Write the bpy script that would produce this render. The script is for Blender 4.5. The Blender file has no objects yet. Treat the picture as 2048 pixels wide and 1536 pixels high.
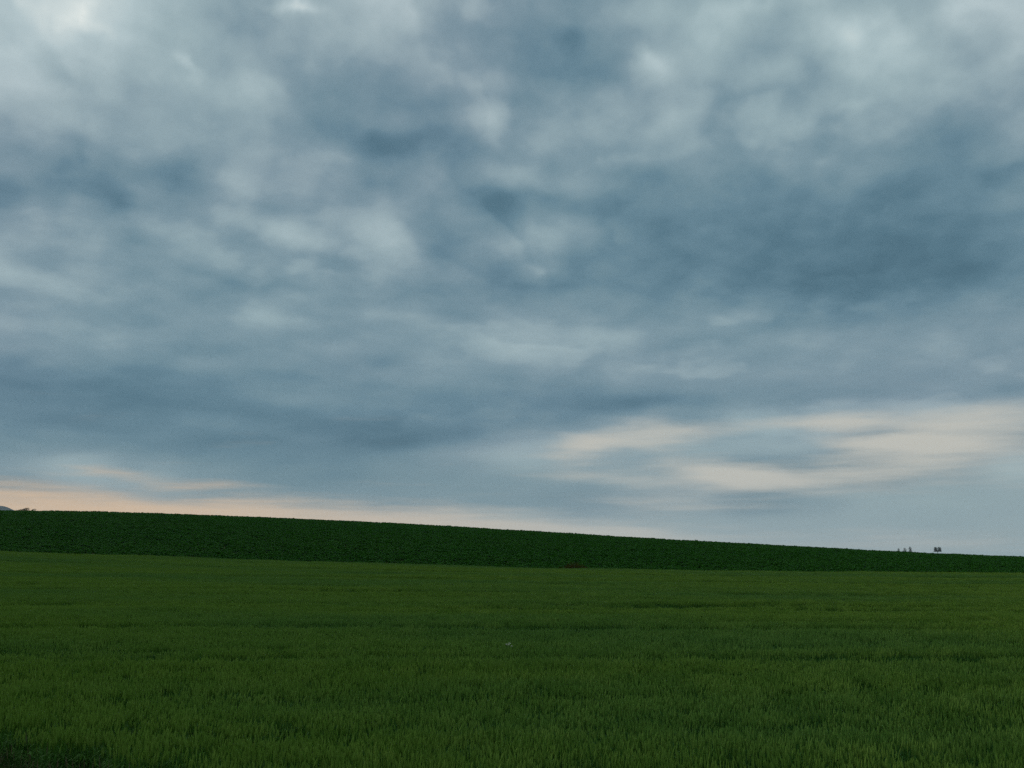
import bpy, math, random
import numpy as np
from mathutils import Vector

R = math.radians
scene = bpy.context.scene
COL = scene.collection

# ------------------------------------------------------------------ camera
CAM_Z = 2.75
cam_data = bpy.data.cameras.new("camera")
cam_data.sensor_width = 36.0
cam_data.lens = 35.332
cam_data.clip_start = 0.1
cam_data.clip_end = 30000.0
cam = bpy.data.objects.new("camera", cam_data)
cam.location = (0.0, 0.0, CAM_Z)
cam.rotation_euler = (R(90.0 + 9.712), 0.0, 0.0)
COL.objects.link(cam)
scene.camera = cam

# ------------------------------------------------------------------ exposure
scene.view_settings.view_transform = 'Standard'
scene.view_settings.look = 'None'
scene.view_settings.exposure = 0.0
scene.view_settings.gamma = 1.0
scene.view_settings.use_curve_mapping = False
scene.render.film_transparent = False
scene.cycles.use_denoising = False
scene.cycles.use_adaptive_sampling = True
scene.cycles.adaptive_threshold = 0.01
scene.cycles.adaptive_min_samples = 16
scene.cycles.max_bounces = 6
scene.cycles.transparent_max_bounces = 8

SUN_AZ, SUN_EL = -44.0, 46.0        # degrees from the view axis (left is negative) and above the horizon

# ------------------------------------------------------------------ sky: a broken deck of evening stratocumulus
def lin(r, g, b):
    f = lambda c: (c / 255.0 / 12.92) if c <= 10 else ((c / 255.0 + 0.055) / 1.055) ** 2.4
    return (f(r), f(g), f(b), 1.0)

# brightness of the deck (thin parts bright, thick parts dark), columns evenly spread over azimuth -30 (left) to 30 degrees,
# rows over elevation 0 to 30 degrees
DECK = [
    [0.81, 0.81, 0.81, 0.80, 0.77, 0.75, 0.72, 0.70, 0.68, 0.67, 0.67, 0.69, 0.72, 0.72, 0.72, 0.72, 0.73, 0.73, 0.73],
    [0.81, 0.81, 0.81, 0.80, 0.77, 0.75, 0.72, 0.70, 0.68, 0.67, 0.67, 0.68, 0.72, 0.72, 0.72, 0.72, 0.73, 0.73, 0.73],
    [0.36, 0.40, 0.55, 0.58, 0.52, 0.54, 0.46, 0.45, 0.53, 0.52, 0.46, 0.54, 0.58, 0.42, 0.59, 0.72, 0.76, 0.70, 0.70],
    [0.41, 0.52, 0.78, 0.63, 0.46, 0.37, 0.34, 0.45, 0.49, 0.55, 0.59, 0.61, 0.57, 0.27, 0.33, 0.30, 0.55, 0.85, 0.85],
    [0.32, 0.31, 0.23, 0.25, 0.18, 0.21, 0.25, 0.29, 0.57, 0.75, 0.67, 0.61, 0.65, 0.67, 0.63, 0.31, 0.35, 0.37, 0.35],
    [0.24, 0.26, 0.23, 0.29, 0.42, 0.31, 0.24, 0.23, 0.40, 0.55, 0.56, 0.54, 0.44, 0.77, 0.65, 0.55, 0.71, 0.60, 0.58],
    [0.29, 0.24, 0.35, 0.36, 0.36, 0.50, 0.45, 0.44, 0.39, 0.31, 0.28, 0.33, 0.46, 0.53, 0.46, 0.50, 0.54, 0.48, 0.44],
    [0.53, 0.49, 0.46, 0.40, 0.51, 0.44, 0.45, 0.39, 0.56, 0.45, 0.38, 0.60, 0.51, 0.44, 0.48, 0.53, 0.57, 0.42, 0.47],
    [0.65, 0.61, 0.63, 0.41, 0.46, 0.55, 0.56, 0.46, 0.52, 0.54, 0.53, 0.54, 0.47, 0.51, 0.58, 0.41, 0.37, 0.49, 0.42],
    [0.32, 0.49, 0.53, 0.51, 0.37, 0.44, 0.42, 0.55, 0.34, 0.45, 0.55, 0.36, 0.42, 0.35, 0.32, 0.23, 0.31, 0.33, 0.32],
    [0.69, 0.52, 0.61, 0.45, 0.36, 0.32, 0.26, 0.52, 0.49, 0.34, 0.39, 0.54, 0.48, 0.50, 0.29, 0.16, 0.16, 0.27, 0.24],
    [0.15, 0.38, 0.65, 0.48, 0.45, 0.51, 0.36, 0.57, 0.49, 0.34, 0.37, 0.45, 0.34, 0.31, 0.41, 0.28, 0.33, 0.45, 0.57],
    [0.36, 0.28, 0.34, 0.66, 0.34, 0.72, 0.39, 0.70, 0.25, 0.27, 0.55, 0.37, 0.41, 0.40, 0.36, 0.37, 0.35, 0.36, 0.26],
    [0.59, 0.55, 0.30, 0.68, 0.50, 0.39, 0.46, 0.57, 0.39, 0.33, 0.34, 0.23, 0.38, 0.37, 0.31, 0.45, 0.32, 0.20, 0.25],
    [0.79, 0.72, 0.55, 0.62, 0.43, 0.63, 0.52, 0.28, 0.47, 0.72, 0.57, 0.20, 0.28, 0.27, 0.52, 0.17, 0.39, 0.55, 0.58],
    [0.91, 0.83, 0.55, 0.54, 0.56, 0.48, 0.59, 0.35, 0.30, 0.42, 0.55, 0.49, 0.52, 0.33, 0.68, 0.48, 0.53, 0.58, 0.56],
    [1.06, 0.95, 0.65, 0.64, 0.60, 0.49, 0.62, 0.74, 0.58, 0.53, 0.50, 0.55, 0.75, 0.48, 0.59, 0.74, 0.75, 0.55, 0.50],
    [1.01, 1.05, 0.74, 0.75, 0.65, 0.58, 0.56, 0.67, 0.38, 0.36, 0.58, 0.68, 0.72, 0.64, 0.56, 0.80, 0.82, 0.57, 0.76],
    [0.96, 0.95, 0.89, 0.81, 0.68, 0.50, 0.65, 0.56, 0.59, 0.53, 0.44, 0.55, 0.74, 0.76, 0.55, 0.80, 0.61, 0.81, 0.87],
    [0.96, 0.95, 0.91, 0.84, 0.62, 0.59, 0.80, 0.61, 0.61, 0.55, 0.37, 0.44, 0.69, 0.79, 0.66, 0.61, 0.58, 0.80, 0.87],
    [0.96, 0.95, 0.91, 0.84, 0.62, 0.60, 0.84, 0.71, 0.44, 0.35, 0.44, 0.52, 0.66, 0.79, 0.67, 0.61, 0.58, 0.79, 0.87],
]
# smaller masses: azimuth, elevation, half width, half height (degrees), tilt, weight (+ thin and bright, - thick and dark)
CLOUD_MASSES = [
    (-10.98, 18.25, 5.73, 1.26, -3, 0.14, 1), (1.07, 17.58, 2.66, 1.12, -25, 0.14, 1), (1.63, 12.07, 6.4, 1.14, 0, 0.1, 1),
    (-14.98, 24.99, 2.27, 1.28, -15, 0.1, 1), (19.91, 26.9, 2.98, 1.71, -20, 0.1, 1), (-26.33, 13.81, 4.73, 1.27, -6, 0.08, 1),
    (-9.86, 19.49, 3.18, 0.38, 0, 0.1), (-16.14, 20.16, 1.38, 0.79, 30, 0.1), (-20.6, 17.85, 3.65, 0.42, 6, 0.08),
    (-1.33, 24.16, 0.79, 1.6, 0, 0.12), (20.37, 13.3, 6.44, 0.27, 0, 0.06), (-24.47, 27.24, 0.46, 0.85, -20, 0.3),
    (-23.85, 26.7, 0.77, 0.43, -20, 0.26), (-25.73, 27.6, 2.51, 0.51, 0, 0.1), (-18.99, 26.29, 0.93, 0.27, -25, 0.26),
    (-18.25, 25.63, 0.39, 0.75, -10, 0.16), (-12.53, 29.77, 1.18, 0.25, -18, 0.55), (-15.55, 24.93, 2.82, 1.02, -20, 0.06),
    (8.55, 27.88, 0.9, 0.46, -30, 0.24), (9.43, 27.13, 1.07, 0.77, -50, 0.16), (9.33, 24.01, 1.77, 0.79, 0, 0.08),
    (16.08, 25.89, 1.41, 0.91, 0, 0.14), (19.68, 27.67, 1.23, 0.97, -35, 0.22), (22.46, 26.8, 0.94, 0.63, 0, 0.24),
    (25.06, 25.08, 2.76, 0.96, 0, 0.08), (13.83, 29.77, 6.42, 0.61, 0, 0.12), (27.31, 27.74, 3.66, 0.57, 0, 0.14),
    (18.28, 22.94, 2.18, 0.82, 20, 0.12), (-11.1, 21.9, 1.74, 0.59, 0, 0.12), (-15.91, 21.11, 1.25, 1.05, 0, 0.1),
    (-11.28, 18.64, 3.43, 0.82, 0, 0.1), (-6.04, 18.61, 1.76, 0.55, -35, 0.08), (1.07, 17.92, 1.48, 0.73, -30, 0.18),
    (-26.35, 14.06, 3.31, 0.76, 0, 0.06), (-16.86, 12.8, 2.95, 0.33, 0, 0.08), (-12.9, 12.97, 2.5, 0.33, 0, 0.14),
    (1.92, 12.35, 4.37, 0.68, 0, 0.1), (-7.68, 13.38, 1.72, 0.34, 0, 0.08), (23.07, 11.79, 2.96, 0.68, 0, 0.08),
    (26.06, 12.76, 1.66, 0.26, 0, 0.12), (11.36, 11.09, 3.35, 0.34, 0, 0.06), (-23.59, 19.94, 5.92, 1.57, -4, -0.16, 1),
    (-7.95, 24.35, 5.5, 2.25, -14, -0.17, 1), (3.24, 27.67, 4.27, 1.75, -10, -0.16, 1), (17.68, 17.07, 11.84, 2.99, 2, -0.17, 1),
    (25.47, 20.8, 2.7, 1.49, -30, -0.1, 1), (-0.4, 7.38, 8.62, 1.14, 8, -0.08, 1), (-13.15, 8.57, 14.22, 1.66, -4, -0.06, 1),
    (-1.31, 19.53, 3.57, 0.94, -38, -0.1, 1), (13.85, 17.65, 5.04, 1.63, -10, -0.06), (23.0, 14.43, 5.49, 0.78, 0, -0.08),
    (-19.99, 20.8, 2.12, 1.03, 0, -0.08), (-7.39, 25.83, 2.69, 1.04, 0, -0.06), (-11.44, 23.21, 2.32, 1.06, 0, -0.06),
    (-22.87, 18.75, 2.28, 0.72, 0, -0.14), (-18.63, 20.56, 1.21, 0.94, 0, -0.16), (-3.75, 24.25, 1.33, 1.6, 0, -0.14),
    (4.75, 26.72, 2.43, 1.04, -20, -0.08), (-1.61, 19.8, 2.98, 0.77, -40, -0.12), (1.06, 15.62, 4.71, 0.51, 0, -0.1),
    (-15.59, 14.53, 4.09, 0.49, -12, -0.1), (-6.39, 6.43, 3.11, 0.56, 0, -0.22), (-0.69, 7.38, 4.59, 0.57, 8, -0.12),
    (6.48, 8.32, 4.27, 0.51, 8, -0.12), (16.19, 8.87, 7.99, 0.49, 0, -0.12), (25.02, 8.37, 3.56, 0.36, 0, -0.12),
    (18.22, 26.39, 0.99, 1.24, -30, -0.08), (19.68, 14.75, 6.79, 0.64, 0, -0.08), (-23.8, 8.85, 4.84, 0.63, -4, -0.08),
    (-16.62, 7.89, 5.29, 0.55, -4, -0.06),
]
# breaks in the deck, where the paler evening sky behind shows through: same layout
SKY_BREAKS = [
    (-25.43, 1.81, 14.75, 1.52, -3, 1.05), (-8.51, 1.37, 13.25, 1.44, -4, 0.95), (2.14, 0.75, 7.87, 1.0, -4, 0.5),
    (-21.43, 4.46, 2.22, 0.24, 0, 0.55), (-17.21, 3.9, 2.85, 0.24, -2, 0.45), (7.58, 6.69, 3.94, 0.85, 6, 0.78),
    (3.6, 6.11, 2.28, 0.74, 0, 0.52), (10.05, 5.03, 4.7, 0.61, -12, 0.62), (18.74, 7.31, 3.87, 0.59, 0, 0.66),
    (24.43, 6.77, 4.76, 1.04, 4, 0.85), (19.94, 6.03, 3.8, 0.37, -3, 0.55), (23.62, 5.46, 5.28, 0.88, 0, 0.55),
    (11.95, 4.22, 7.63, 0.55, 0, 0.5), (9.16, 2.92, 5.53, 0.44, -3, 0.42), (3.59, 4.67, 3.69, 0.4, -3, 0.38),
    (6.35, 1.16, 8.91, 1.0, -4, 0.55), (23.29, 0.69, 7.6, 0.82, 0, 0.5), (19.86, 4.54, 8.07, 1.17, 0, 0.38),
    (15.04, 7.26, 5.36, 0.6, 4, 0.34), (15.96, 4.09, 9.21, 1.09, 0, 0.22), (7.0, 5.69, 1.69, 0.39, -5, -0.42),
    (14.46, 6.1, 2.42, 0.66, 0, -0.42), (23.39, 2.1, 4.77, 0.46, 0, -0.14),
]

world = bpy.data.worlds.new("World")
scene.world = world
world.use_nodes = True
nt = world.node_tree
nt.nodes.clear()
world.cycles.sampling_method = 'MANUAL'
world.cycles.sample_map_resolution = 512


class Graph:
    def __init__(self, tree):
        self.t = tree

    def new(self, kind, **kw):
        n = self.t.nodes.new(kind)
        for k, v in kw.items():
            setattr(n, k, v)
        return n

    def put(self, sock, v):
        if isinstance(v, bpy.types.NodeSocket):
            self.t.links.new(v, sock)
        elif v is not None:
            sock.default_value = v

    def math(self, op, a, b=None, c=None, clamp=False):
        n = self.new('ShaderNodeMath', operation=op, use_clamp=clamp)
        for i, v in enumerate((a, b, c)):
            if v is not None:
                self.put(n.inputs[i], v)
        return n.outputs[0]

    def vmath(self, op, a, b=None, scale=None):
        n = self.new('ShaderNodeVectorMath', operation=op)
        self.put(n.inputs[0], a)
        if b is not None:
            self.put(n.inputs[1], b)
        if scale is not None:
            self.put(n.inputs['Scale'], scale)
        return n.outputs['Value'] if op in ('DOT_PRODUCT', 'LENGTH') else n.outputs[0]

    def noise(self, vec, scale, detail=4.0, rough=0.5, dim='3D'):
        n = self.new('ShaderNodeTexNoise', noise_dimensions=dim)
        self.put(n.inputs['Vector'], vec)
        n.inputs['Scale'].default_value = scale
        n.inputs['Detail'].default_value = detail
        n.inputs['Roughness'].default_value = rough
        n.inputs['Distortion'].default_value = 0.0
        return n.outputs['Fac']

    def xyz(self, x, y, z=0.0):
        n = self.new('ShaderNodeCombineXYZ')
        for i, v in enumerate((x, y, z)):
            self.put(n.inputs[i], v)
        return n.outputs[0]

    def sep(self, v):
        n = self.new('ShaderNodeSeparateXYZ')
        self.put(n.inputs[0], v)
        return n.outputs

    def smooth(self, v, a, b, lo=0.0, hi=1.0):
        n = self.new('ShaderNodeMapRange', interpolation_type='SMOOTHSTEP')
        self.put(n.inputs['Value'], v)
        n.inputs['From Min'].default_value = a
        n.inputs['From Max'].default_value = b
        n.inputs['To Min'].default_value = lo
        n.inputs['To Max'].default_value = hi
        return n.outputs['Result']

    def mix(self, f, a, b, blend='MIX'):
        n = self.new('ShaderNodeMix', data_type='RGBA', blend_type=blend)
        n.clamp_factor = True
        self.put(n.inputs[0], f)
        self.put(n.inputs[6], a)
        self.put(n.inputs[7], b)
        return n.outputs[2]

    def ramp(self, f, stops):
        n = self.new('ShaderNodeValToRGB')
        self.put(n.inputs[0], f)
        e = n.color_ramp.elements
        while len(e) > 1:
            e.remove(e[-1])
        e[0].position, e[0].color = stops[0]
        for p, c in stops[1:]:
            k = e.new(p)
            k.color = c
        return n.outputs[0]


g = Graph(nt)
ray = g.new('ShaderNodeTexCoord').outputs['Generated']
dx, dy, dz = g.sep(ray)
zc = g.math('MAXIMUM', dz, 0.0)
az = g.math('MULTIPLY', g.math('ARCTAN2', dx, dy), 57.29578)
el = g.math('MULTIPLY', g.math('ARCSINE', dz), 57.29578)
# position on the cloud deck: round the horizon, and upwards with the foreshortening of a flat layer
flat = g.math('SQRT', g.math('MAXIMUM', g.math('MULTIPLY_ADD', dx, dx, g.math('MULTIPLY', dy, dy)), 1e-6))
rise = g.math('MULTIPLY', g.math('LOGARITHM', g.math('ADD', zc, 0.12), math.e), 0.80)
deck = g.xyz(g.math('DIVIDE', dx, flat), g.math('DIVIDE', dy, flat), rise)
deck2 = g.vmath('ADD', deck, (17.3, 9.1, 4.4))
# ragged, drifting edges
wx = g.math('SUBTRACT', g.noise(deck, 7.5, 4.0, 0.50), 0.5)
wy = g.math('SUBTRACT', g.noise(deck2, 7.5, 4.0, 0.50), 0.5)
az_w = g.math('MULTIPLY_ADD', wx, g.math('MULTIPLY_ADD', zc, 8.0, 3.0), az)
el_w = g.math('MULTIPLY_ADD', wy, g.math('MULTIPLY_ADD', zc, 9.0, 0.6), el)
AZ_R, EL_R = 48.0, 38.0          # the masses all lie within this azimuth and elevation
where_a = g.math('DIVIDE', az_w, AZ_R)
where_e = g.math('MULTIPLY_ADD', el_w, 2.0 / EL_R, -1.0)
va = g.xyz(where_a, where_a, where_a)
ve = g.xyz(where_e, where_e, where_e)


def mass_field(start, masses, triples, table=None):
    """Sum of soft elliptical masses, split into products of curves in azimuth and elevation (cheap to shade)."""
    na, ne = 201, 221
    A = np.linspace(-AZ_R, AZ_R, na)[None, :]
    E = np.linspace(0.0, EL_R, ne)[:, None]
    F = np.zeros((ne, na))
    for (a, e, ra, re, tilt, wt, *sharp) in masses:      # a seventh entry marks a mass with a firm edge
        c, s = math.cos(R(tilt)), math.sin(R(tilt))
        u = ((A - a) * c + (E - e) * s) / ra
        v = (-(A - a) * s + (E - e) * c) / re
        q = u * u + v * v
        F += wt * np.exp(-(q ** 3 if sharp else q))
    if table is not None:
        T = np.asarray(table)
        mean = 0.62
        ta, te = np.linspace(-30, 30, T.shape[1]), np.linspace(0, 30, T.shape[0])

        def weights(at, knots):
            W = np.exp(-((np.asarray(at).reshape(-1, 1) - knots[None, :]) / (0.55 * (knots[1] - knots[0]))) ** 2)
            return W / np.maximum(W.sum(1, keepdims=True), 1e-9)
        Wa = weights(np.clip(A, -30, 30), ta)
        We = weights(np.clip(E, 0, 30), te)
        F += (We @ (T - mean) @ Wa.T) * np.exp(-(np.maximum(np.abs(A) - 30, 0) / 7) ** 2 - (np.maximum(E - 30, 0) / 4) ** 2)
    F *= np.clip((AZ_R - np.abs(A)) / 8.0, 0, 1) * np.clip((EL_R - E) / 4.0, 0, 1)
    U, S, V = np.linalg.svd(F, full_matrices=False)
    acc = start

    def curves(vec, rows):
        n = g.new('ShaderNodeVectorCurve')
        g.put(n.inputs['Vector'], vec)
        n.mapping.use_clip = False
        n.mapping.extend = 'HORIZONTAL'
        for ch in range(3):
            cm = n.mapping.curves[ch]
            row = rows[ch]
            xs = np.linspace(-1, 1, len(row))
            while len(cm.points) < len(row):
                cm.points.new(0.0, 0.0)
            for p, x, y in zip(cm.points, xs, row):
                p.location = (float(x), float(y))
                p.handle_type = 'VECTOR'
        n.mapping.update()
        return n.outputs[0]

    for t in range(triples):
        fa, fe, sc = [], [], []
        for r in range(3 * t, 3 * t + 3):
            ma, me = np.abs(V[r]).max(), np.abs(U[:, r]).max()
            fa.append(V[r] / ma)
            fe.append(U[:, r] / me)
            sc.append(float(S[r] * ma * me))
        p = g.vmath('MULTIPLY', curves(va, fa), tuple(sc))
        acc = g.math('ADD', acc, g.vmath('DOT_PRODUCT', p, curves(ve, fe)))
    return acc


bright = mass_field(0.62, CLOUD_MASSES, 12, DECK)
breaks = mass_field(0.0, SKY_BREAKS, 4)
# billows: fine structure plus the lit and shaded sides of the puffs
puff = g.noise(deck2, 9.0, 6.0, 0.54)
puff2 = g.noise(g.vmath('ADD', deck2, (-0.012, 0.0, 0.028)), 9.0, 3.0, 0.48)
high = g.smooth(el, 2.0, 15.0)
lump = g.math('ABSOLUTE', g.math('SUBTRACT', g.noise(g.vmath('ADD', deck, (2.0, 5.0, 1.0)), 7.0, 0.0), 0.5))
lump = g.math('MULTIPLY_ADD', g.math('ABSOLUTE', g.math('SUBTRACT', g.noise(g.vmath('ADD', deck, (6.0, 1.0, 7.0)), 15.0, 0.0), 0.5)), 0.6, lump)
lump = g.math('MULTIPLY_ADD', g.math('ABSOLUTE', g.math('SUBTRACT', g.noise(g.vmath('ADD', deck, (3.0, 8.0, 2.0)), 31.0, 0.0), 0.5)), 0.35, lump)
bright = g.math('MULTIPLY_ADD', g.math('SUBTRACT', puff, 0.5), g.math('MULTIPLY_ADD', high, 0.20, 0.14), bright)
bright = g.math('MULTIPLY_ADD', g.math('SUBTRACT', puff, puff2), g.math('MULTIPLY_ADD', high, 0.46, 0.05), bright)
bright = g.math('MULTIPLY_ADD', g.math('SUBTRACT', lump, 0.22), g.math('MULTIPLY_ADD', high, 0.14, 0.03), bright)
# lit rims along the tops of the lobes: sharp outwards, fading inwards
rim_at = g.vmath('ADD', deck, (11.0, 3.0, 6.0))
rim_a = g.noise(rim_at, 4.2, 4.0, 0.50)
rim_b = g.noise(g.vmath('ADD', rim_at, (-0.01, 0.0, 0.06)), 4.2, 1.0, 0.5)
rim = g.math('MULTIPLY', g.smooth(rim_a, 0.48, 0.53), g.smooth(rim_b, 0.62, 0.44))
bright = g.math('MULTIPLY_ADD', rim, g.math('MULTIPLY_ADD', high, 0.14, 0.02), bright)
big = g.noise(deck, 2.2, 2.0, 0.5)
bright = g.math('MULTIPLY_ADD', g.math('SUBTRACT', big, 0.5), 0.12, bright)
cloud = g.ramp(g.math('DIVIDE', bright, 1.5), [
    (0.00, lin(78, 108, 125)), (0.10, lin(88, 118, 135)), (0.20, lin(104, 132, 148)), (0.245, lin(112, 138, 152)),
    (0.35, lin(128, 150, 162)), (0.40, lin(139, 159, 169)), (0.52, lin(157, 175, 182)), (0.667, lin(181, 196, 201)),
    (0.85, lin(212, 220, 220)), (1.0, lin(238, 240, 236))])
cloud = g.mix(1.0, cloud, g.mix(g.smooth(big, 0.35, 0.65), (0.955, 1.01, 0.995, 1.0), (1.0, 1.0, 1.0, 1.0)), 'MULTIPLY')
cloud = g.mix(g.smooth(el, 9.0, 1.0), cloud, g.mix(1.0, cloud, (1.03, 1.0, 0.945, 1.0), 'MULTIPLY'))
# the paler sky in the breaks: warm peach low on the left, greyer to the right
streak = g.math('SUBTRACT', g.noise(g.vmath('MULTIPLY', deck, (1.0, 1.0, 2.6)), 10.0, 5.0, 0.58), 0.5)
breaks = g.math('MULTIPLY_ADD', streak, g.smooth(el, 12.0, 7.0, 0.0, 0.9), breaks)
gap = g.smooth(breaks, 0.06, 1.15)
pale = g.mix(g.smooth(az, -24.0, 8.0), lin(226, 194, 158), lin(196, 195, 186))
nish = g.new('ShaderNodeTexSky', sky_type='NISHITA')
nish.sun_disc = False
nish.sun_elevation = R(SUN_EL)
nish.sun_rotation = R(SUN_AZ)
nish.air_density = 1.5
nish.dust_density = 3.0
behind = g.mix(0.02, g.vmath('SCALE', pale, scale=10.0), nish.outputs[0])
out = g.mix(gap, g.vmath('SCALE', cloud, scale=10.0), behind)
bg = g.new('ShaderNodeBackground')
g.put(bg.inputs['Color'], out)
bg.inputs['Strength'].default_value = 0.1
wo = g.new('ShaderNodeOutputWorld')
nt.links.new(bg.outputs[0], wo.inputs['Surface'])

# ------------------------------------------------------------------ sun behind the deck
sun_data = bpy.data.lights.new("sun", 'SUN')
sun_data.energy = 1.5
sun_data.angle = R(25.0)
sun_data.color = (1.0, 0.95, 0.87)
sun = bpy.data.objects.new("sun", sun_data)
to_sun = Vector((math.sin(R(SUN_AZ)) * math.cos(R(SUN_EL)), math.cos(R(SUN_AZ)) * math.cos(R(SUN_EL)), math.sin(R(SUN_EL))))
sun.rotation_euler = to_sun.to_track_quat('Z', 'Y').to_euler()
sun.location = (0, 0, 60)
COL.objects.link(sun)

# ================================================================== helpers
rng = np.random.default_rng(7)
random.seed(7)


def tag(o, label=None, cat=None, group=None, kind=None):
    for key, v in (("label", label), ("category", cat), ("group", group), ("kind", kind)):
        if v:
            o[key] = v
    return o


def link(name, data, parent=None, loc=None):
    o = bpy.data.objects.new(name, data)
    COL.objects.link(o)
    if parent is not None:
        o.parent = parent
    if loc is not None:
        o.location = loc
    return o


class Mesh:
    """Collects faces; build() links them as one mesh object."""
    def __init__(self):
        self.v, self.f, self.m = [], [], []

    def face(self, pts, mat=0):
        b = len(self.v)
        self.v.extend(tuple(p) for p in pts)
        self.f.append(tuple(range(b, b + len(pts))))
        self.m.append(mat)

    def strip(self, left, right, mat=0):
        b = len(self.v)
        n = len(left)
        for l, r in zip(left, right):
            self.v.append(tuple(l))
            self.v.append(tuple(r))
        for i in range(n - 1):
            self.f.append((b + 2 * i, b + 2 * i + 1, b + 2 * i + 3, b + 2 * i + 2))
            self.m.append(mat)

    def tube(self, pts, radii, sides=5, mat=0, cap=True):
        b = len(self.v)
        n = len(pts)
        for i, (p, r) in enumerate(zip(pts, radii)):
            p = Vector(p)
            d = Vector(pts[min(i + 1, n - 1)]) - Vector(pts[max(i - 1, 0)])
            d.normalize()
            a = d.orthogonal().normalized()
            c = d.cross(a)
            for s in range(sides):
                t = 2 * math.pi * s / sides
                self.v.append(tuple(p + a * (r * math.cos(t)) + c * (r * math.sin(t))))
        for i in range(n - 1):
            for s in range(sides):
                s2 = (s + 1) % sides
                self.f.append((b + i * sides + s, b + i * sides + s2, b + (i + 1) * sides + s2, b + (i + 1) * sides + s))
                self.m.append(mat)
        if cap:
            self.f.append(tuple(b + (n - 1) * sides + s for s in range(sides)))
            self.m.append(mat)

    def data(self, name, mats, smooth=False):
        me = bpy.data.meshes.new(name)
        me.from_pydata(self.v, [], self.f)
        for m in mats:
            me.materials.append(m)
        me.polygons.foreach_set('material_index', self.m)
        if smooth:
            me.polygons.foreach_set('use_smooth', [True] * len(self.f))
        me.update()
        return me

    def build(self, name, mats, parent=None, loc=None, smooth=False):
        if not isinstance(mats, (list, tuple)):
            mats = [mats]
        return link(name, self.data(name, mats, smooth), parent, loc)


def smoothstep(a, b, x):
    t = np.clip((x - a) / (b - a), 0.0, 1.0)
    return t * t * (3 - 2 * t)


def value_noise(x, y, seed=0):
    """Smooth 2D noise in -1..1 for numpy arrays."""
    x, y = np.asarray(x, float), np.asarray(y, float)
    xi, yi = np.floor(x).astype(np.int64), np.floor(y).astype(np.int64)
    fx, fy = x - xi, y - yi
    fx, fy = fx * fx * (3 - 2 * fx), fy * fy * (3 - 2 * fy)

    def h(i, j):
        n = np.sin(i * 127.1 + j * 311.7 + seed * 74.7) * 43758.5453
        return (n - np.floor(n)) * 2 - 1
    return (h(xi, yi) * (1 - fx) + h(xi + 1, yi) * fx) * (1 - fy) + (h(xi, yi + 1) * (1 - fx) + h(xi + 1, yi + 1) * fx) * fy


# ================================================================== terrain
# ground height along the far edge of the wheat (110 m away) and along the brow of the slope (190 m away)
EDGE_Y, BROW_Y = 110.0, 190.0
EDGE = [(-90, 3.75), (-55.3, 2.53), (-41.8, 2.05), (-33.6, 1.79), (-22.9, 1.47), (-12.1, 1.15), (0, 0.83), (6.5, 0.66),
        (20.2, 0.41), (39.1, 0.25), (55.1, 0.20), (90, 0.15)]
BROW = [(-170, 10.1), (-120, 10.5), (-96.1, 10.55), (-86.7, 10.60), (-72.6, 10.35), (-58.5, 9.90), (-39.7, 9.14), (-16.3, 8.10),
        (0, 7.10), (21.1, 5.80), (35.1, 5.00), (53.8, 4.00), (67.7, 3.18), (81.6, 2.58), (95.4, 2.02), (120, 1.2), (170, 0.4)]


def smooth_profile(pts):
    xs = np.arange(-400, 400.1, 2.0)
    px, pz = zip(*pts)
    z = np.interp(xs, px, pz)
    ker = np.hanning(15)
    ker /= ker.sum()
    z = np.convolve(np.pad(z, 7, mode='edge'), ker, mode='valid')
    return xs, z


_ex, _ez = smooth_profile(EDGE)
_bx, _bz = smooth_profile(BROW)
# near edge of the wheat: a straight line running away to the left of the camera
E0 = (-3.62, 10.32)
EN = (-0.627, -0.779)          # points from the crop to the verge


def off_edge(x, y):
    return (x - E0[0]) * EN[0] + (y - E0[1]) * EN[1]


def height(x, y):
    x, y = np.asarray(x, float), np.asarray(y, float)
    he = np.interp(x, _ex, _ez)
    hb = np.interp(x, _bx, _bz)
    t1 = np.clip((y - 8.0) / (EDGE_Y - 8.0), 0.0, 1.0)
    near = he * t1 ** 1.25
    t2 = np.clip((y - EDGE_Y - 2.0) / (BROW_Y - EDGE_Y - 2.0), 0.0, 1.0)
    slope = he + (hb - he) * (1.0 - (1.0 - t2) ** 1.55)
    h = np.where(y < EDGE_Y + 2.0, near, slope)
    far = -4.0 - 30.0 * smoothstep(1500.0, 6000.0, np.hypot(x, y))
    # level shelf with the trees, right of the brow
    far = far + 6.2 * np.exp(-((x - 365.0) / 160.0) ** 2 - ((y - 905.0) / 160.0) ** 2)
    h = np.where(y > BROW_Y, hb + (far - hb) * smoothstep(BROW_Y - 25.0, BROW_Y + 230.0, y) * smoothstep(BROW_Y, BROW_Y + 12, y)
                 - 0.35 * np.clip((y - BROW_Y) / 12.0, 0, 1) ** 2 * smoothstep(BROW_Y + 240, BROW_Y + 12, y), h)
    # grassy bank the photographer stands on
    e = off_edge(x, y)
    h = h + 1.10 * smoothstep(1.8, 5.2, e) - 0.28 * np.exp(-((e - 0.8) / 0.6) ** 2)
    h = h + 0.05 * value_noise(x * 0.35, y * 0.35, 3) * smoothstep(0.0, 2.0, np.abs(e))
    return h


def spaced(lo, hi, step, far, n):
    core = np.arange(lo, hi + 0.01, step)
    gro = np.geomspace(step, far, n).cumsum()
    gro = gro / gro[-1] * far
    return np.concatenate([(lo - gro)[::-1], core, hi + gro])


# ================================================================== materials
def new_mat(name):
    m = bpy.data.materials.new(name)
    m.use_nodes = True
    m.node_tree.nodes.clear()
    return m, Graph(m.node_tree)


def out_shader(gr, sh):
    o = gr.new('ShaderNodeOutputMaterial')
    gr.t.links.new(sh, o.inputs['Surface'])


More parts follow.
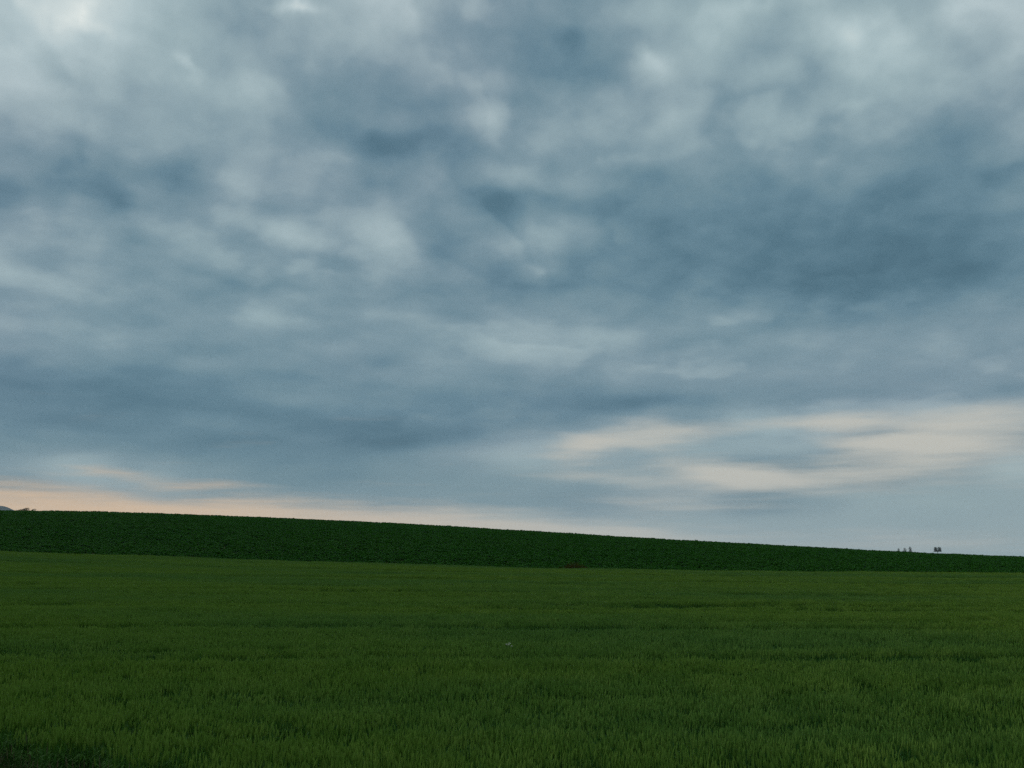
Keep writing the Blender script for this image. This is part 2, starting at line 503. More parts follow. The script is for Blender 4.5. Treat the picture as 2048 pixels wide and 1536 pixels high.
def plant_mat(name, a, b, c, transl=0.3, rough=0.55, spec=0.25, patch=0.06, patch_amt=0.6):
    """Leaf: colours a to b vary from plant to plant, c is where the crop as a whole turns paler or bluer."""
    m, gr = new_mat(name)
    geo = gr.new('ShaderNodeNewGeometry').outputs['Position']
    rnd = gr.new('ShaderNodeObjectInfo').outputs['Random']
    fine = gr.noise(geo, 9.0, 2.0, 0.6)
    fac = gr.math('MULTIPLY_ADD', gr.math('SUBTRACT', fine, 0.5), 1.6, gr.math('MULTIPLY_ADD', rnd, 0.5, 0.25), clamp=True)
    col = gr.mix(fac, a + (1,), b + (1,))
    wide = gr.smooth(gr.noise(gr.vmath('MULTIPLY', geo, (0.45, 1.0, 0.3)), patch, 4.0, 0.55), 0.42, 0.62)
    col = gr.mix(gr.math('MULTIPLY', wide, patch_amt), col, c + (1,))
    p = gr.new('ShaderNodeBsdfPrincipled')
    gr.put(p.inputs['Base Color'], col)
    p.inputs['Roughness'].default_value = rough
    p.inputs['Specular IOR Level'].default_value = spec
    t = gr.new('ShaderNodeBsdfTranslucent')
    gr.put(t.inputs['Color'], gr.mix(1.0, col, (0.9, 1.0, 0.45, 1.0), 'MULTIPLY'))
    mx = gr.new('ShaderNodeMixShader')
    mx.inputs[0].default_value = transl
    gr.t.links.new(p.outputs[0], mx.inputs[1])
    gr.t.links.new(t.outputs[0], mx.inputs[2])
    out_shader(gr, mx.outputs[0])
    return m


def plain_mat(name, a, b, scale=2.0, rough=0.9, spec=0.2):
    m, gr = new_mat(name)
    geo = gr.new('ShaderNodeNewGeometry').outputs['Position']
    n = gr.smooth(gr.noise(geo, scale, 6.0, 0.6), 0.3, 0.7)
    p = gr.new('ShaderNodeBsdfPrincipled')
    gr.put(p.inputs['Base Color'], gr.mix(n, a + (1,), b + (1,)))
    p.inputs['Roughness'].default_value = rough
    p.inputs['Specular IOR Level'].default_value = spec
    out_shader(gr, p.outputs[0])
    return m


M_LEAF = plant_mat('wheat_leaf', (0.037, 0.112, 0.017), (0.062, 0.156, 0.026), (0.040, 0.125, 0.042), 0.28, 0.7, 0.06)
M_EAR = plant_mat('wheat_ear', (0.124, 0.232, 0.024), (0.205, 0.308, 0.048), (0.098, 0.215, 0.050), 0.18, 0.7, 0.08)
M_CROP = plant_mat('crop_leaf', (0.024, 0.104, 0.012), (0.038, 0.130, 0.018), (0.025, 0.110, 0.013), 0.18, 0.8, 0.03)
M_GRASS = plant_mat('grass_blade', (0.020, 0.055, 0.012), (0.050, 0.080, 0.020), (0.032, 0.064, 0.015), 0.15, 0.7, 0.06)
M_SEED = plant_mat('grass_seed_head', (0.11, 0.10, 0.045), (0.16, 0.13, 0.06), (0.12, 0.10, 0.05), 0.2)
M_SOIL = plain_mat('soil', (0.050, 0.038, 0.026), (0.085, 0.066, 0.045), 3.0)
M_DOCK = plant_mat('dry_dock', (0.062, 0.036, 0.010), (0.092, 0.048, 0.016), (0.055, 0.052, 0.014), 0.15, 0.8, 0.03)
M_TREE = plant_mat('tree_leaf', (0.020, 0.034, 0.016), (0.032, 0.050, 0.022), (0.026, 0.040, 0.020), 0.12, 0.8, 0.05)
M_BARK = plain_mat('bark', (0.080, 0.068, 0.055), (0.150, 0.135, 0.115), 4.0)
M_PALE_BARK = plain_mat('pale_bark', (0.30, 0.29, 0.27), (0.42, 0.40, 0.37), 4.0)
M_WHITE = plain_mat('white_petal', (0.58, 0.60, 0.54), (0.72, 0.73, 0.67), 40.0, 0.6)
M_STEM = plain_mat('green_stem', (0.060, 0.120, 0.040), (0.080, 0.140, 0.050), 8.0)
M_FOREST = plain_mat('forest_cover', (0.012, 0.022, 0.016), (0.022, 0.034, 0.022), 0.02)

# ground: bare soil under the crops, turf on the bank and on the land beyond the brow
m_ground, gr = new_mat('field_ground')
geo = gr.new('ShaderNodeNewGeometry').outputs['Position']
px_, py_, pz_ = gr.sep(geo)
soil = gr.mix(gr.smooth(gr.noise(geo, 3.0, 6.0, 0.6), 0.3, 0.7), (0.048, 0.036, 0.025, 1), (0.080, 0.062, 0.043, 1))
turf = gr.mix(gr.smooth(gr.noise(geo, 1.2, 6.0, 0.65), 0.3, 0.7), (0.030, 0.052, 0.016, 1), (0.062, 0.080, 0.028, 1))
e_ = gr.math('ADD', gr.math('MULTIPLY', px_, EN[0]), gr.math('MULTIPLY_ADD', py_, EN[1], -(E0[0] * EN[0] + E0[1] * EN[1])))
is_verge = gr.smooth(e_, 0.1, 0.5)
is_far = gr.smooth(py_, 215.0, 240.0)
col = gr.mix(gr.math('MAXIMUM', is_verge, is_far), soil, turf)
p = gr.new('ShaderNodeBsdfPrincipled')
gr.put(p.inputs['Base Color'], col)
p.inputs['Roughness'].default_value = 0.95
p.inputs['Specular IOR Level'].default_value = 0.1
out_shader(gr, p.outputs[0])

# ================================================================== ground sheet and far hill
gx = spaced(-150.0, 150.0, 2.0, 9000.0, 46)
gy = spaced(-14.0, 40.0, 0.6, 500.0, 18)
gy = gy[gy < 40.0]
gy = np.concatenate([gy, np.arange(40.0, 260.0, 2.0), np.arange(260.0, 1100.0, 20.0), 1100.0 + np.geomspace(30, 9000, 30)])
GX, GY = np.meshgrid(gx, gy)
GZ = height(GX, GY)
nx, ny = len(gx), len(gy)
idx = np.arange(nx * ny).reshape(ny, nx)
quads = np.stack([idx[:-1, :-1], idx[:-1, 1:], idx[1:, 1:], idx[1:, :-1]], -1).reshape(-1, 4)
me = bpy.data.meshes.new('ground')
me.from_pydata(np.stack([GX, GY, GZ], -1).reshape(-1, 3).tolist(), [], quads.tolist())
me.polygons.foreach_set('use_smooth', [True] * len(quads))
me.materials.append(m_ground)
tag(link('ground', me), kind='structure')

# wooded hill on the skyline, left: a long rounded ridge 8 km away
hx = np.linspace(-7400, -2600, 97)
hy = np.linspace(6900, 9100, 41)
HX, HY = np.meshgrid(hx, hy)
ridge = np.interp(HX, [-7400, -6600, -5900, -5200, -4700, -4350, -4050, -3970, -3850, -3500, -3100, -2600],
                  [40, 160, 290, 390, 432, 424, 385, 352, 318, 220, 90, -60])
HZ = -40 + (ridge + 40) * np.clip(1 - ((HY - 8000) / 1100.0) ** 2, 0, 1) + 9 * value_noise(HX / 110, HY / 130, 5) + 4 * value_noise(HX / 40, HY / 45, 6)
me = bpy.data.meshes.new('hill')
hid = np.arange(HX.size).reshape(HX.shape)
hq = np.stack([hid[:-1, :-1], hid[:-1, 1:], hid[1:, 1:], hid[1:, :-1]], -1).reshape(-1, 4)
me.from_pydata(np.stack([HX, HY, HZ], -1).reshape(-1, 3).tolist(), [], hq.tolist())
me.materials.append(M_FOREST)
tag(link('hill', me), kind='structure')


# ================================================================== scattering of crop plants
def scatter(name, pts, rotz, tilt, scale, variants, label, cat):
    """One stuff object: instances of small plant patches on explicit points (geometry nodes)."""
    me = bpy.data.meshes.new(name)
    n = len(pts)
    me.vertices.add(n)
    me.vertices.foreach_set('co', np.asarray(pts, np.float32).ravel())
    rot = np.zeros((n, 3), np.float32)
    rot[:, 0] = tilt[:, 0]
    rot[:, 1] = tilt[:, 1]
    rot[:, 2] = rotz
    at = me.attributes.new('rot', 'FLOAT_VECTOR', 'POINT')
    at.data.foreach_set('vector', rot.ravel())
    at = me.attributes.new('scl', 'FLOAT_VECTOR', 'POINT')
    at.data.foreach_set('vector', np.asarray(scale, np.float32).ravel())
    at = me.attributes.new('pick', 'INT', 'POINT')
    at.data.foreach_set('value', rng.integers(0, len(variants), n).astype(np.int32))
    me.update()
    o = link(name, me)
    col = bpy.data.collections.new(name + '_patches')
    for i, d in enumerate(variants):
        col.objects.link(bpy.data.objects.new('%s_patch_%02d' % (name, i), d))
    ng = bpy.data.node_groups.new(name, 'GeometryNodeTree')
    ng.interface.new_socket('Geometry', in_out='INPUT', socket_type='NodeSocketGeometry')
    ng.interface.new_socket('Geometry', in_out='OUTPUT', socket_type='NodeSocketGeometry')
    N, L = ng.nodes, ng.links
    gi, go = N.new('NodeGroupInput'), N.new('NodeGroupOutput')
    mp = N.new('GeometryNodeMeshToPoints')
    ci = N.new('GeometryNodeCollectionInfo')
    ci.inputs['Collection'].default_value = col
    ci.inputs['Separate Children'].default_value = True
    ci.inputs['Reset Children'].default_value = True
    inst = N.new('GeometryNodeInstanceOnPoints')
    inst.inputs['Pick Instance'].default_value = True

    def attr(nm, kind):
        a = N.new('GeometryNodeInputNamedAttribute')
        a.data_type = kind
        a.inputs['Name'].default_value = nm
        return a.outputs['Attribute']
    L.new(gi.outputs[0], mp.inputs['Mesh'])
    L.new(mp.outputs[0], inst.inputs['Points'])
    L.new(ci.outputs[0], inst.inputs['Instance'])
    L.new(attr('pick', 'INT'), inst.inputs['Instance Index'])
    e2r = N.new('FunctionNodeEulerToRotation')
    L.new(attr('rot', 'FLOAT_VECTOR'), e2r.inputs[0])
    L.new(e2r.outputs[0], inst.inputs['Rotation'])
    L.new(attr('scl', 'FLOAT_VECTOR'), inst.inputs['Scale'])
    L.new(inst.outputs[0], go.inputs[0])
    mod = o.modifiers.new('scatter', 'NODES')
    mod.node_group = ng
    return tag(o, label, cat, kind='stuff')


def jitter_grid(x0, x1, y0, y1, step, amount=0.45):
    xs, ys = np.meshgrid(np.arange(x0, x1, step), np.arange(y0, y1, step))
    xs = xs.ravel() + rng.uniform(-amount, amount, xs.size) * step
    ys = ys.ravel() + rng.uniform(-amount, amount, ys.size) * step
    return xs, ys


# ------------------------------------------------------------------ wheat
WHEAT_H = 0.75


def wheat_patch(seed, size=0.56, stems=105):
    r = random.Random(seed)
    m = Mesh()
    for _ in range(stems):
        x, y = r.uniform(-size / 2, size / 2), r.uniform(-size / 2, size / 2)
        h = WHEAT_H * r.gauss(0.90, 0.055)
        lean = r.uniform(0, 2 * math.pi)
        la = abs(r.gauss(0.0, 0.045))
        lx, ly = math.cos(lean) * la + 0.02, math.sin(lean) * la
        P = lambda t: Vector((x + lx * t * t, y + ly * t * t, h * t))
        # stem
        wdt = 0.0022
        a = r.uniform(0, math.pi)
        s = Vector((math.cos(a), math.sin(a), 0)) * wdt
        q = [P(0), P(0.55), P(1)]
        m.strip([p - s for p in q], [p + s for p in q], 0)
        # ear: four-sided spindle, bent a little
        top = P(1)
        L = r.uniform(0.070, 0.100)
        d = Vector((lx * 1.3 + r.gauss(0, 0.12), ly * 1.3 + r.gauss(0, 0.12), 1)).normalized()
        m.tube([top - d * 0.003, top + d * L * 0.30, top + d * L * 0.72 + Vector((lx, ly, 0)) * 0.03, top + d * L],
               [0.0030, 0.0070, 0.0060, 0.0015], 4, 1, cap=False)
        # leaves
        for kf in range(r.choice((2, 3, 3))):
            t0 = (0.70, 0.52, 0.34)[kf] + r.uniform(-0.06, 0.06)
            b = P(t0)
            az_ = r.uniform(0, 2 * math.pi)
            out = Vector((math.cos(az_), math.sin(az_), 0))
            sd = Vector((-out.y, out.x, 0))
            ln = r.uniform(0.12, 0.19)
            up = r.uniform(0.40, 0.85)
            w_ = r.uniform(0.0055, 0.0085)
            pts = [b, b + out * ln * 0.30 + Vector((0, 0, ln * 0.55 * up)), b + out * ln * 0.62 + Vector((0, 0, ln * 0.78 * up)),
                   b + out * ln * 0.98 + Vector((0, 0, ln * (0.80 * up - r.uniform(0.05, 0.35))))]
            ws = [w_ * 0.7, w_, w_ * 0.8, w_ * 0.1]
            m.strip([p - sd * k_ for p, k_ in zip(pts, ws)], [p + sd * k_ for p, k_ in zip(pts, ws)], 0)
    return m.data('wheat_patch', [M_LEAF, M_EAR])


xs, ys = jitter_grid(-90, 90, 2.0, EDGE_Y - 0.15, 0.46)
keep = (np.abs(xs) < 0.60 * ys + 9.0) & (off_edge(xs, ys) < -0.22 + 0.10 * value_noise(xs * 1.3, ys * 1.3, 9))
xs, ys = xs[keep], ys[keep]
# stand height: gentle swells, and shallow strips along the drilling direction where the crop is shorter
hs = 1.0 + 0.060 * value_noise(xs * 0.08, ys * 0.35, 11) + 0.065 * value_noise(xs * 0.35, ys * 0.9, 12) + 0.01 * rng.standard_normal(xs.size)
thin = np.zeros(xs.size, bool)
for (yc, slope, wd, depth, seed) in [(20.3, 0.010, 0.34, 0.42, 21), (22.2, 0.010, 0.30, 0.32, 22), (28.4, 0.012, 0.42, 0.30, 23), (37.5, 0.010, 0.55, 0.30, 24), (39.4, 0.010, 0.5, 0.26, 29),
                                     (50.0, 0.010, 0.7, 0.26, 25), (70.0, 0.008, 1.2, 0.30, 26), (89.0, 0.008, 1.6, 0.24, 27), (15.2, 0.010, 0.28, 0.22, 28), (12.6, 0.008, 0.25, 0.18, 30)]:
    d = (ys - yc - slope * xs) / wd
    gate = 0.40 + 0.60 * smoothstep(-0.25, 0.45, value_noise(xs * 0.16 + seed, ys * 0.02 + seed, seed))
    if seed == 21:
        gate = np.maximum(gate, smoothstep(-6.2, -7.2, xs))
    d = np.where(d < 0, d / 2.2, d / 0.4)        # slopes down towards the track, stands up steeply beyond it
    hs -= depth * gate * np.exp(-d * d)
hs -= 0.34 * np.exp(-((ys - 20.6) / 0.55) ** 2) * smoothstep(-6.4, -7.0, xs) + 0.30 * np.exp(-((ys - 22.0) / 0.5) ** 2) * smoothstep(-8.2, -9.2, xs)
hs = np.clip(hs, 0.3, 1.3)
zs = height(xs, ys)
n = xs.size
scl = np.stack([rng.uniform(0.92, 1.1, n), rng.uniform(0.92, 1.1, n), hs * rng.uniform(0.985, 1.015, n)], -1)
scatter('wheat_field', np.stack([xs, ys, zs - 0.01], -1), rng.uniform(0, 2 * math.pi, n), rng.normal(0, 0.02, (n, 2)), scl,
        [wheat_patch(100 + i) for i in range(9)], 'light green wheat in ear filling the whole foreground', 'wheat')


# ------------------------------------------------------------------ dark leafy crop on the slope
def leafy_patch(seed, size=1.0, plants=8):
    r = random.Random(seed)
    m = Mesh()
    for _ in range(plants):
        x, y = r.uniform(-size / 2, size / 2), r.uniform(-size / 2, size / 2)
        s = r.uniform(0.75, 1.25)
        for kf in range(11):
            a = kf * 2.4 + r.uniform(-0.5, 0.5)
            out = Vector((math.cos(a), math.sin(a), 0))
            sd = Vector((-out.y, out.x, 0))
            steep = r.uniform(0.5, 1.5)
            ln = r.uniform(0.26, 0.38) * s
            hz, vt = ln * math.cos(steep), ln * math.sin(steep)
            b = Vector((x, y, 0.02))
            pts = [b, b + out * hz * 0.35 + Vector((0, 0, vt * 0.5)), b + out * hz * 0.75 + Vector((0, 0, vt * 0.95)),
                   b + out * (hz * 1.15 + 0.03) + Vector((0, 0, vt * 0.92))]
            w_ = r.uniform(0.055, 0.085) * s
            ws = [0.012, w_ * 0.7, w_, w_ * 0.25]
            tw = Vector((0, 0, r.uniform(-0.02, 0.02)))
            m.strip([p - sd * k_ - tw for p, k_ in zip(pts, ws)], [p + sd * k_ + tw for p, k_ in zip(pts, ws)], 0)
    return m.data('leafy_patch', [M_CROP])


xs, ys = jitter_grid(-150, 150, EDGE_Y + 0.9, 212.0, 0.86)
keep = np.abs(xs) < 0.60 * ys + 12.0
xs, ys = xs[keep], ys[keep]
n = xs.size
hs = 1.12 + 0.14 * value_noise(xs * 0.35, ys * 0.35, 31) + 0.06 * rng.standard_normal(n)
hs *= 1.0 - 0.5 * np.exp(-((xs - 6.6) / 1.7) ** 2 - ((ys - 112.0) / 1.0) ** 2)
hs = np.clip(hs, 0.5, 1.6)
scl = np.stack([rng.uniform(0.9, 1.15, n), rng.uniform(0.9, 1.15, n), hs], -1)
scatter('leafy_crop', np.stack([xs, ys, height(xs, ys) - 0.01], -1), rng.uniform(0, 2 * math.pi, n), rng.normal(0, 0.03, (n, 2)), scl,
        [leafy_patch(300 + i) for i in range(8)], 'dark green leafy crop covering the slope behind the wheat', 'crop')


# ------------------------------------------------------------------ rough grass on the verge, near left corner
def grass_patch(seed, size=0.5, blades=110):
    r = random.Random(seed)
    m = Mesh()
    for _ in range(blades):
        x, y = r.uniform(-size / 2, size / 2), r.uniform(-size / 2, size / 2)
        a = r.uniform(0, 2 * math.pi)
        out = Vector((math.cos(a), math.sin(a), 0))
        sd = Vector((-out.y, out.x, 0))
        h = r.uniform(0.22, 0.55)
        bend = r.uniform(0.05, 0.5) * h
        b = Vector((x, y, 0))
        pts = [b, b + out * bend * 0.15 + Vector((0, 0, h * 0.45)), b + out * bend * 0.5 + Vector((0, 0, h * 0.85)), b + out * bend + Vector((0, 0, h * r.uniform(0.8, 1.0)))]
        w_ = r.uniform(0.0022, 0.0042)
        m.strip([p - sd * k_ * w_ for p, k_ in zip(pts, (0.8, 1, 0.7, 0.1))], [p + sd * k_ * w_ for p, k_ in zip(pts, (0.8, 1, 0.7, 0.1))], 0)
        if r.random() < 0.07:
            t = pts[-1]
            m.tube([t, t + Vector((0.004, 0, 0.04)), t + Vector((0.012, 0, 0.09))], [0.002, 0.006, 0.001], 4, 1, cap=False)
    return m.data('grass_patch', [M_GRASS, M_SEED])


xs, ys = jitter_grid(-22, 14, -6.0, 26.0, 0.34)
e = off_edge(xs, ys)
keep = (e > 0.0) & (e < 7.5) & (np.hypot(xs, ys) > 1.3)
xs, ys, e = xs[keep], ys[keep], e[keep]
n = xs.size
hs = (0.75 + 0.55 * smoothstep(2.4, 0.6, e)) * rng.uniform(0.75, 1.2, n) * (1 - 0.45 * smoothstep(2.5, 5.0, e))
scl = np.stack([rng.uniform(0.9, 1.2, n), rng.uniform(0.9, 1.2, n), hs], -1)
scatter('verge_grass', np.stack([xs, ys, height(xs, ys) - 0.01], -1), rng.uniform(0, 2 * math.pi, n), rng.normal(0, 0.06, (n, 2)), scl,
        [grass_patch(500 + i) for i in range(6)], 'dark rough grass below the wheat edge in the lower left corner', 'grass')

# ------------------------------------------------------------------ rusty weeds at the foot of the slope
m = Mesh()
r = random.Random(61)
for _ in range(190):
    x = r.gauss(6.75, 1.05)
    y = EDGE_Y + 0.55 + r.uniform(-0.25, 0.9)
    z0 = float(height(x, y))
    h = r.uniform(0.45, 1.0) * math.exp(-((x - 6.85) / 1.5) ** 2) + 0.50
    ln = Vector((r.gauss(0, 0.08), r.gauss(0, 0.08), 0))
    b = Vector((x, y, z0))
    t = b + ln + Vector((0, 0, h))
    m.tube([b, b + ln * 0.4 + Vector((0, 0, h * 0.5)), t], [0.010, 0.008, 0.004], 4, 0)
    for kf in range(14):
        u = r.uniform(0.4, 1.0)
        c = b + ln * u + Vector((0, 0, h * u))
        d = Vector((r.gauss(0, 1), r.gauss(0, 1), r.gauss(0.3, 0.6))).normalized() * r.uniform(0.05, 0.12)
        s = d.cross(Vector((r.gauss(0, 1), r.gauss(0, 1), r.gauss(0, 1)))).normalized() * 0.022
        m.face([c - s * 0.4, c + d * 0.5 - s, c + d, c + d * 0.5 + s], 0)
tag(m.build('dry_weeds', M_DOCK), 'low rust-brown weeds between the wheat and the dark crop', 'weeds', kind='stuff')

# ------------------------------------------------------------------ white wildflower standing in the wheat
fx, fy = -0.06, 21.9
fz = float(height(fx, fy))
wf = link('wildflower', None, loc=(fx, fy, fz))
tag(wf, 'white-flowered weed rising above the middle of the wheat', 'wildflower')
r = random.Random(77)
heads = [(-0.055, 0.00, 0.865, 0.021), (-0.008, 0.02, 0.850, 0.026), (0.018, -0.02, 0.885, 0.020), (0.052, 0.01, 0.825, 0.022), (-0.002, 0.03, 0.885, 0.018)]
m = Mesh()
m.tube([(0, 0, 0), (0.004, 0, 0.3), (0, 0, 0.52)], [0.005, 0.004, 0.003], 5)
for (hx_, hy_, hz_, rad) in heads:
    m.tube([(0, 0, 0.50), (hx_ * 0.5, hy_ * 0.5, 0.62), (hx_, hy_, hz_)], [0.0028, 0.0022, 0.0018], 4)
for kf in range(9):
    a = kf * 2.4
    z_ = 0.15 + 0.05 * kf
    o_ = Vector((math.cos(a), math.sin(a), 0.3)) * 0.10
    s_ = Vector((-math.sin(a), math.cos(a), 0)) * 0.014
    b = Vector((0, 0, z_))
    m.face([b - s_ * 0.3, b + o_ * 0.5 - s_, b + o_, b + o_ * 0.5 + s_])
m.build('stem', M_STEM, wf)
for (hx_, hy_, hz_, rad) in heads:
    m = Mesh()
    for ring, (rr, up) in enumerate(((0.45, 0.35), (0.8, 0.15), (1.0, -0.05))):
        cnt = 7 + 3 * ring
        for q in range(cnt):
            a = 2 * math.pi * q / cnt + ring
            o_ = Vector((math.cos(a), math.sin(a), 0))
            s_ = Vector((-o_.y, o_.x, 0)) * rad * 0.34
            c0 = Vector((hx_, hy_, hz_)) + o_ * rad * (rr - 0.45) + Vector((0, 0, up * rad))
            c1 = Vector((hx_, hy_, hz_)) + o_ * rad * rr + Vector((0, 0, (up + 0.28) * rad))
            m.face([c0 - s_ * 0.5, c1 - s_, c1 + o_ * rad * 0.2, c1 + s_, c0 + s_ * 0.5])
    m.build('flower_head', M_WHITE, wf)


# ================================================================== trees and shrubs on the skyline
def leaf_cloud(m, inside, box, count, size, r, mat=0):
    made = 0
    while made < count:
        p = Vector(tuple(r.uniform(lo, hi) for lo, hi in box))
        if not inside(p):
            continue
        d = Vector((r.gauss(0, 1), r.gauss(0, 1), r.gauss(0, 0.8))).normalized()
        s = d.orthogonal().normalized()
        L = size * r.uniform(0.6, 1.3)
        m.face([p - d * L, p - s * L * 0.45, p + d * L, p + s * L * 0.45], mat)
        made += 1


def poplar(loc, h, wd, seed, label, lean=0.0):
    r = random.Random(seed)
    t = link('poplar_tree', None, loc=loc)
    tag(t, label, 'tree', 'slim poplars on the skyline')
    m = Mesh()
    m.tube([(0, 0, -0.3), (0.02, 0, h * 0.3), (lean * 0.5, 0, h * 0.65), (lean, 0, h * 0.97)], [0.22, 0.17, 0.10, 0.02], 7)
    for _ in range(46):
        z0 = r.uniform(0.12, 0.86) * h
        a = r.uniform(0, 2 * math.pi)
        rr = wd * 0.42 * math.sin(math.pi * min(1, z0 / h * 0.8 + 0.16))
        ln = r.uniform(0.10, 0.18) * h
        m.tube([(lean * z0 / h, 0, z0), (lean * z0 / h + math.cos(a) * rr * 0.6, math.sin(a) * rr * 0.6, z0 + ln * 0.45),
                (lean * z0 / h + math.cos(a) * rr, math.sin(a) * rr, z0 + ln)], [0.05, 0.03, 0.008], 4, cap=False)
    m.build('trunk', M_BARK, t)
    m = Mesh()

    def ins(p):
        q = p.z / h
        prof = wd * 0.5 * max(0.0, math.sin(math.pi * min(1.0, (q * 0.90 + 0.07)))) ** 0.45
        wob = 1 + 0.30 * math.sin(q * 23 + seed) * math.cos(3 * math.atan2(p.y, p.x) + seed)
        return math.hypot(p.x - lean * q, p.y) < prof * wob and q > 0.12
    leaf_cloud(m, ins, ((-wd * 0.7 + min(0, lean), wd * 0.7 + max(0, lean)), (-wd * 0.7, wd * 0.7), (0.12 * h, h)), 1900, 0.16, r)
    m.build('crown', M_TREE, t)
    return t


TREE_Y = 900.0
for (x, top, wd, seed, label, lean) in [
        (341.4, 9.5, 2.3, 1, 'shortest slim poplar, leftmost of the three on the right skyline', 0.1),
        (346.9, 9.9, 3.4, 2, 'middle of the three slim poplars on the right skyline, forked', 0.25),
        (352.1, 11.0, 3.0, 3, 'tallest slim poplar, rightmost of the three on the right skyline', -0.2)]:
    z0 = float(height(x, TREE_Y))
    poplar((x, TREE_Y, z0), top - z0, wd, seed, label, lean)

# broad tree with two rounded crowns side by side
x = 376.0
z0 = float(height(x, TREE_Y))
T = link('broadleaf_tree', None, loc=(x, TREE_Y, z0))
tag(T, 'broad tree with two rounded crowns and bare trunk, far right skyline', 'tree')
top = 10.9 - z0
r = random.Random(12)
m = Mesh()
low = 6.4 - z0
m.tube([(0, 0, -0.3), (0.05, 0, low * 0.5), (0, 0, low)], [0.34, 0.27, 0.24], 8)
limbs = [(-1.7, 0.2, top - 1.6), (1.7, -0.1, top - 1.6), (-2.6, -0.6, low + 1.2), (2.7, 0.5, low + 1.2), (-1.0, 1.0, top - 1.0), (1.2, -1.1, top - 0.9), (-2.0, -1.2, top - 2.2), (2.2, 1.3, top - 2.0)]
for (lx, ly, lz) in limbs:
    m.tube([(0, 0, low * 0.94), (lx * 0.45, ly * 0.45, low + (lz - low) * 0.45), (lx, ly, lz)], [0.15, 0.09, 0.02], 5, cap=False)
m.build('trunk', M_PALE_BARK, T)
balls = [(-1.6, 0.0, top - 2.0, 1.65, 1.6, 1.9), (1.65, 0.0, top - 1.95, 1.70, 1.6, 1.9), (0.0, 0.5, low + 1.1, 1.3, 1.2, 0.5), (-2.3, 0.3, low + 0.55, 1.3, 1.3, 0.65),
         (2.3, -0.2, low + 0.6, 1.4, 1.3, 0.7), (0.0, 0.2, low + 0.40, 2.0, 1.4, 0.55), (-2.3, -0.5, low + 1.6, 0.9, 1.0, 0.9), (2.5, 0.4, low + 1.5, 0.9, 1.0, 0.9)]
m = Mesh()
for (cx, cy, cz, ax, ay, az_) in balls:
    def ins(p, cx=cx, cy=cy, cz=cz, ax=ax, ay=ay, az_=az_):
        d = ((p.x - cx) / ax) ** 2 + ((p.y - cy) / ay) ** 2 + ((p.z - cz) / az_) ** 2
        return d < 1.0 and math.sin(p.x * 4.1 + cx) * math.sin(p.y * 3.7 + cz) * math.sin(p.z * 4.3) < 0.32
    leaf_cloud(m, ins, ((cx - ax, cx + ax), (cy - ay, cy + ay), (cz - az_, cz + az_)), int(300 * ax * ay * az_), 0.16, r)
m.build('crown', M_TREE, T)


def shrub(name, loc, arms, label, cat, seed, leaf=0.05, per=60, spread=0.12, group=None):
    r = random.Random(seed)
    s = link(name, None, loc=loc)
    tag(s, label, cat, group)
    m, c = Mesh(), Mesh()
    for pts in arms:
        m.tube(pts, np.linspace(0.022, 0.005, len(pts)), 4, cap=False)
        for _ in range(per):
            u = r.uniform(0.25, 1.0) * (len(pts) - 1)
            i = min(int(u), len(pts) - 2)
            p = Vector(pts[i]).lerp(Vector(pts[i + 1]), u - i) + Vector((r.gauss(0, spread), r.gauss(0, spread), r.gauss(0, spread * 0.7)))
            d = Vector((r.gauss(0, 1), r.gauss(0, 1), r.gauss(0, 0.7))).normalized()
            q = d.orthogonal().normalized()
            L = leaf * r.uniform(0.7, 1.4)
            c.face([p - d * L, p - q * L * 0.5, p + d * L, p + q * L * 0.5])
    m.build('stem', M_BARK, s)
    c.build('foliage', M_TREE, s)
    return s


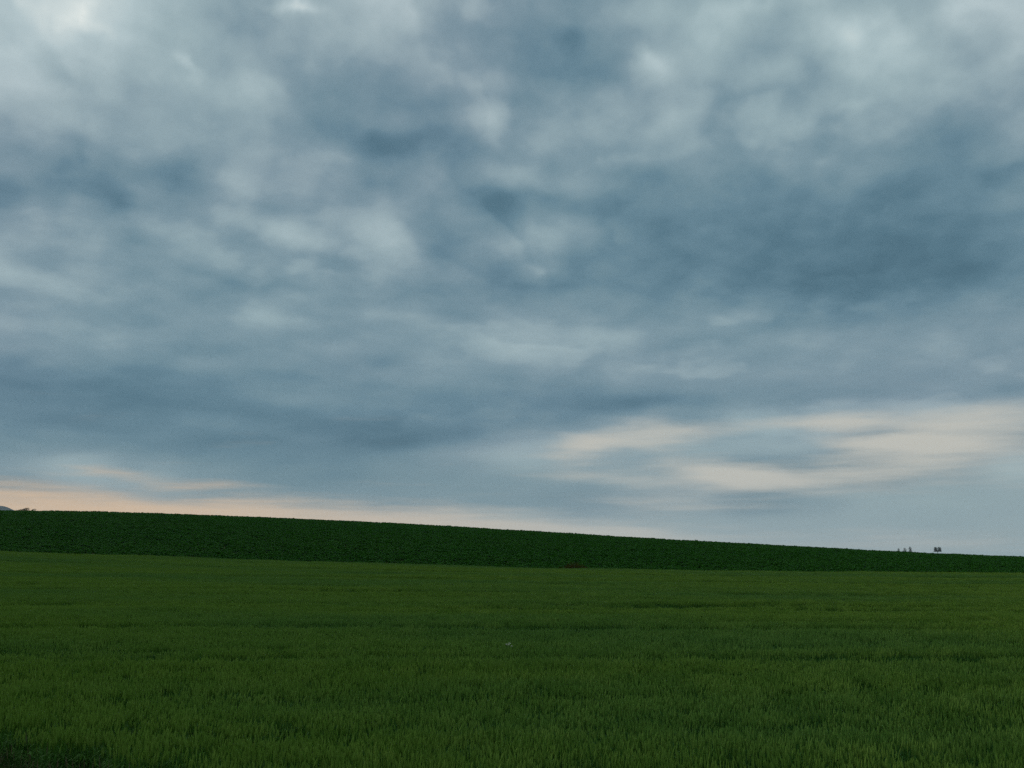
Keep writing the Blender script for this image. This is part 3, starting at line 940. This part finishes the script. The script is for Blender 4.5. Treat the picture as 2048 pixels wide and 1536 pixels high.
# two low windswept shrubs on the brow, left
sy = 191.5
sx = -92.9
z0 = float(height(sx, sy))
arms = []
for (dx_, hh) in [(-1.25, 0.55), (-0.8, 0.72), (-0.35, 0.85), (0.1, 0.95), (0.45, 1.05), (0.75, 1.10), (0.95, 1.12), (1.15, 0.95)]:
    arms.append([(dx_ * 0.55, 0.0, -0.1), (dx_ * 0.8, 0.1 * dx_, hh * 0.55), (dx_, 0.15 * dx_, hh * 0.85), (dx_ + 0.35, 0.1, hh)])
shrub('low_shrub', (sx, sy, z0), arms, 'ragged windswept shrub on the hill brow at the far left', 'shrub', 5, 0.06, 110, 0.10, 'shrubs on the brow')
sx = -90.6
z0 = float(height(sx, sy))
arms = [[(-0.35, 0, -0.1), (-0.35, 0, 0.55), (-0.1, 0.05, 0.88), (0.25, 0.05, 0.95), (0.5, 0.0, 0.75)],
        [(-0.4, 0, -0.1), (-0.45, 0, 0.4), (-0.5, 0.05, 0.7)], [(-0.3, 0.1, -0.1), (-0.3, 0.1, 0.45), (-0.15, 0.1, 0.80)],
        [(0.3, 0.1, -0.1), (0.35, 0.1, 0.4), (0.45, 0.1, 0.62)]]
shrub('low_shrub', (sx, sy, z0), arms, 'small arching shrub on the brow right of the ragged windswept one', 'shrub', 6, 0.055, 90, 0.07, 'shrubs on the brow')
# dark rounded bush between the poplars and the broad tree
bx = 364.0
z0 = float(height(bx, TREE_Y))
arms = []
r = random.Random(9)
for _ in range(16):
    a, d_ = r.uniform(0, 6.28), r.uniform(0.4, 2.6)
    hh = (5.9 - z0) * (1 - 0.35 * (d_ / 2.6) ** 2) * r.uniform(0.85, 1.0)
    arms.append([(0.3 * math.cos(a), 0.3 * math.sin(a), -0.2), (d_ * 0.6 * math.cos(a), d_ * 0.6 * math.sin(a), hh * 0.5), (d_ * math.cos(a), d_ * math.sin(a), hh)])
shrub('rounded_bush', (bx, TREE_Y, z0), arms, 'low dark bush on the skyline between the poplars and the broad tree', 'bush', 10, 0.2, 120, 0.45)

# ================================================================== evening air: thin even haze round the whole place
X0, X1, Y0, Y1, Z0, Z1 = -9600.0, 9600.0, -900.0, 10600.0, -60.0, 455.0
P8 = [(x, y, z) for x in (X0, X1) for y in (Y0, Y1) for z in (Z0, Z1)]
hm = bpy.data.meshes.new('haze')
hm.from_pydata(P8, [], [(0, 1, 3, 2), (4, 6, 7, 5), (0, 4, 5, 1), (2, 3, 7, 6), (0, 2, 6, 4), (1, 5, 7, 3)])
m_air, gr = new_mat('haze_air')
vol = gr.new('ShaderNodeVolumePrincipled')
vol.inputs['Color'].default_value = (0.68, 0.84, 1.0, 1.0)
vol.inputs['Density'].default_value = 3.6e-5
vol.inputs['Anisotropy'].default_value = 0.2
vo = gr.new('ShaderNodeOutputMaterial')
gr.t.links.new(vol.outputs[0], vo.inputs['Volume'])
hm.materials.append(m_air)
tag(link('haze', hm), kind='stuff')
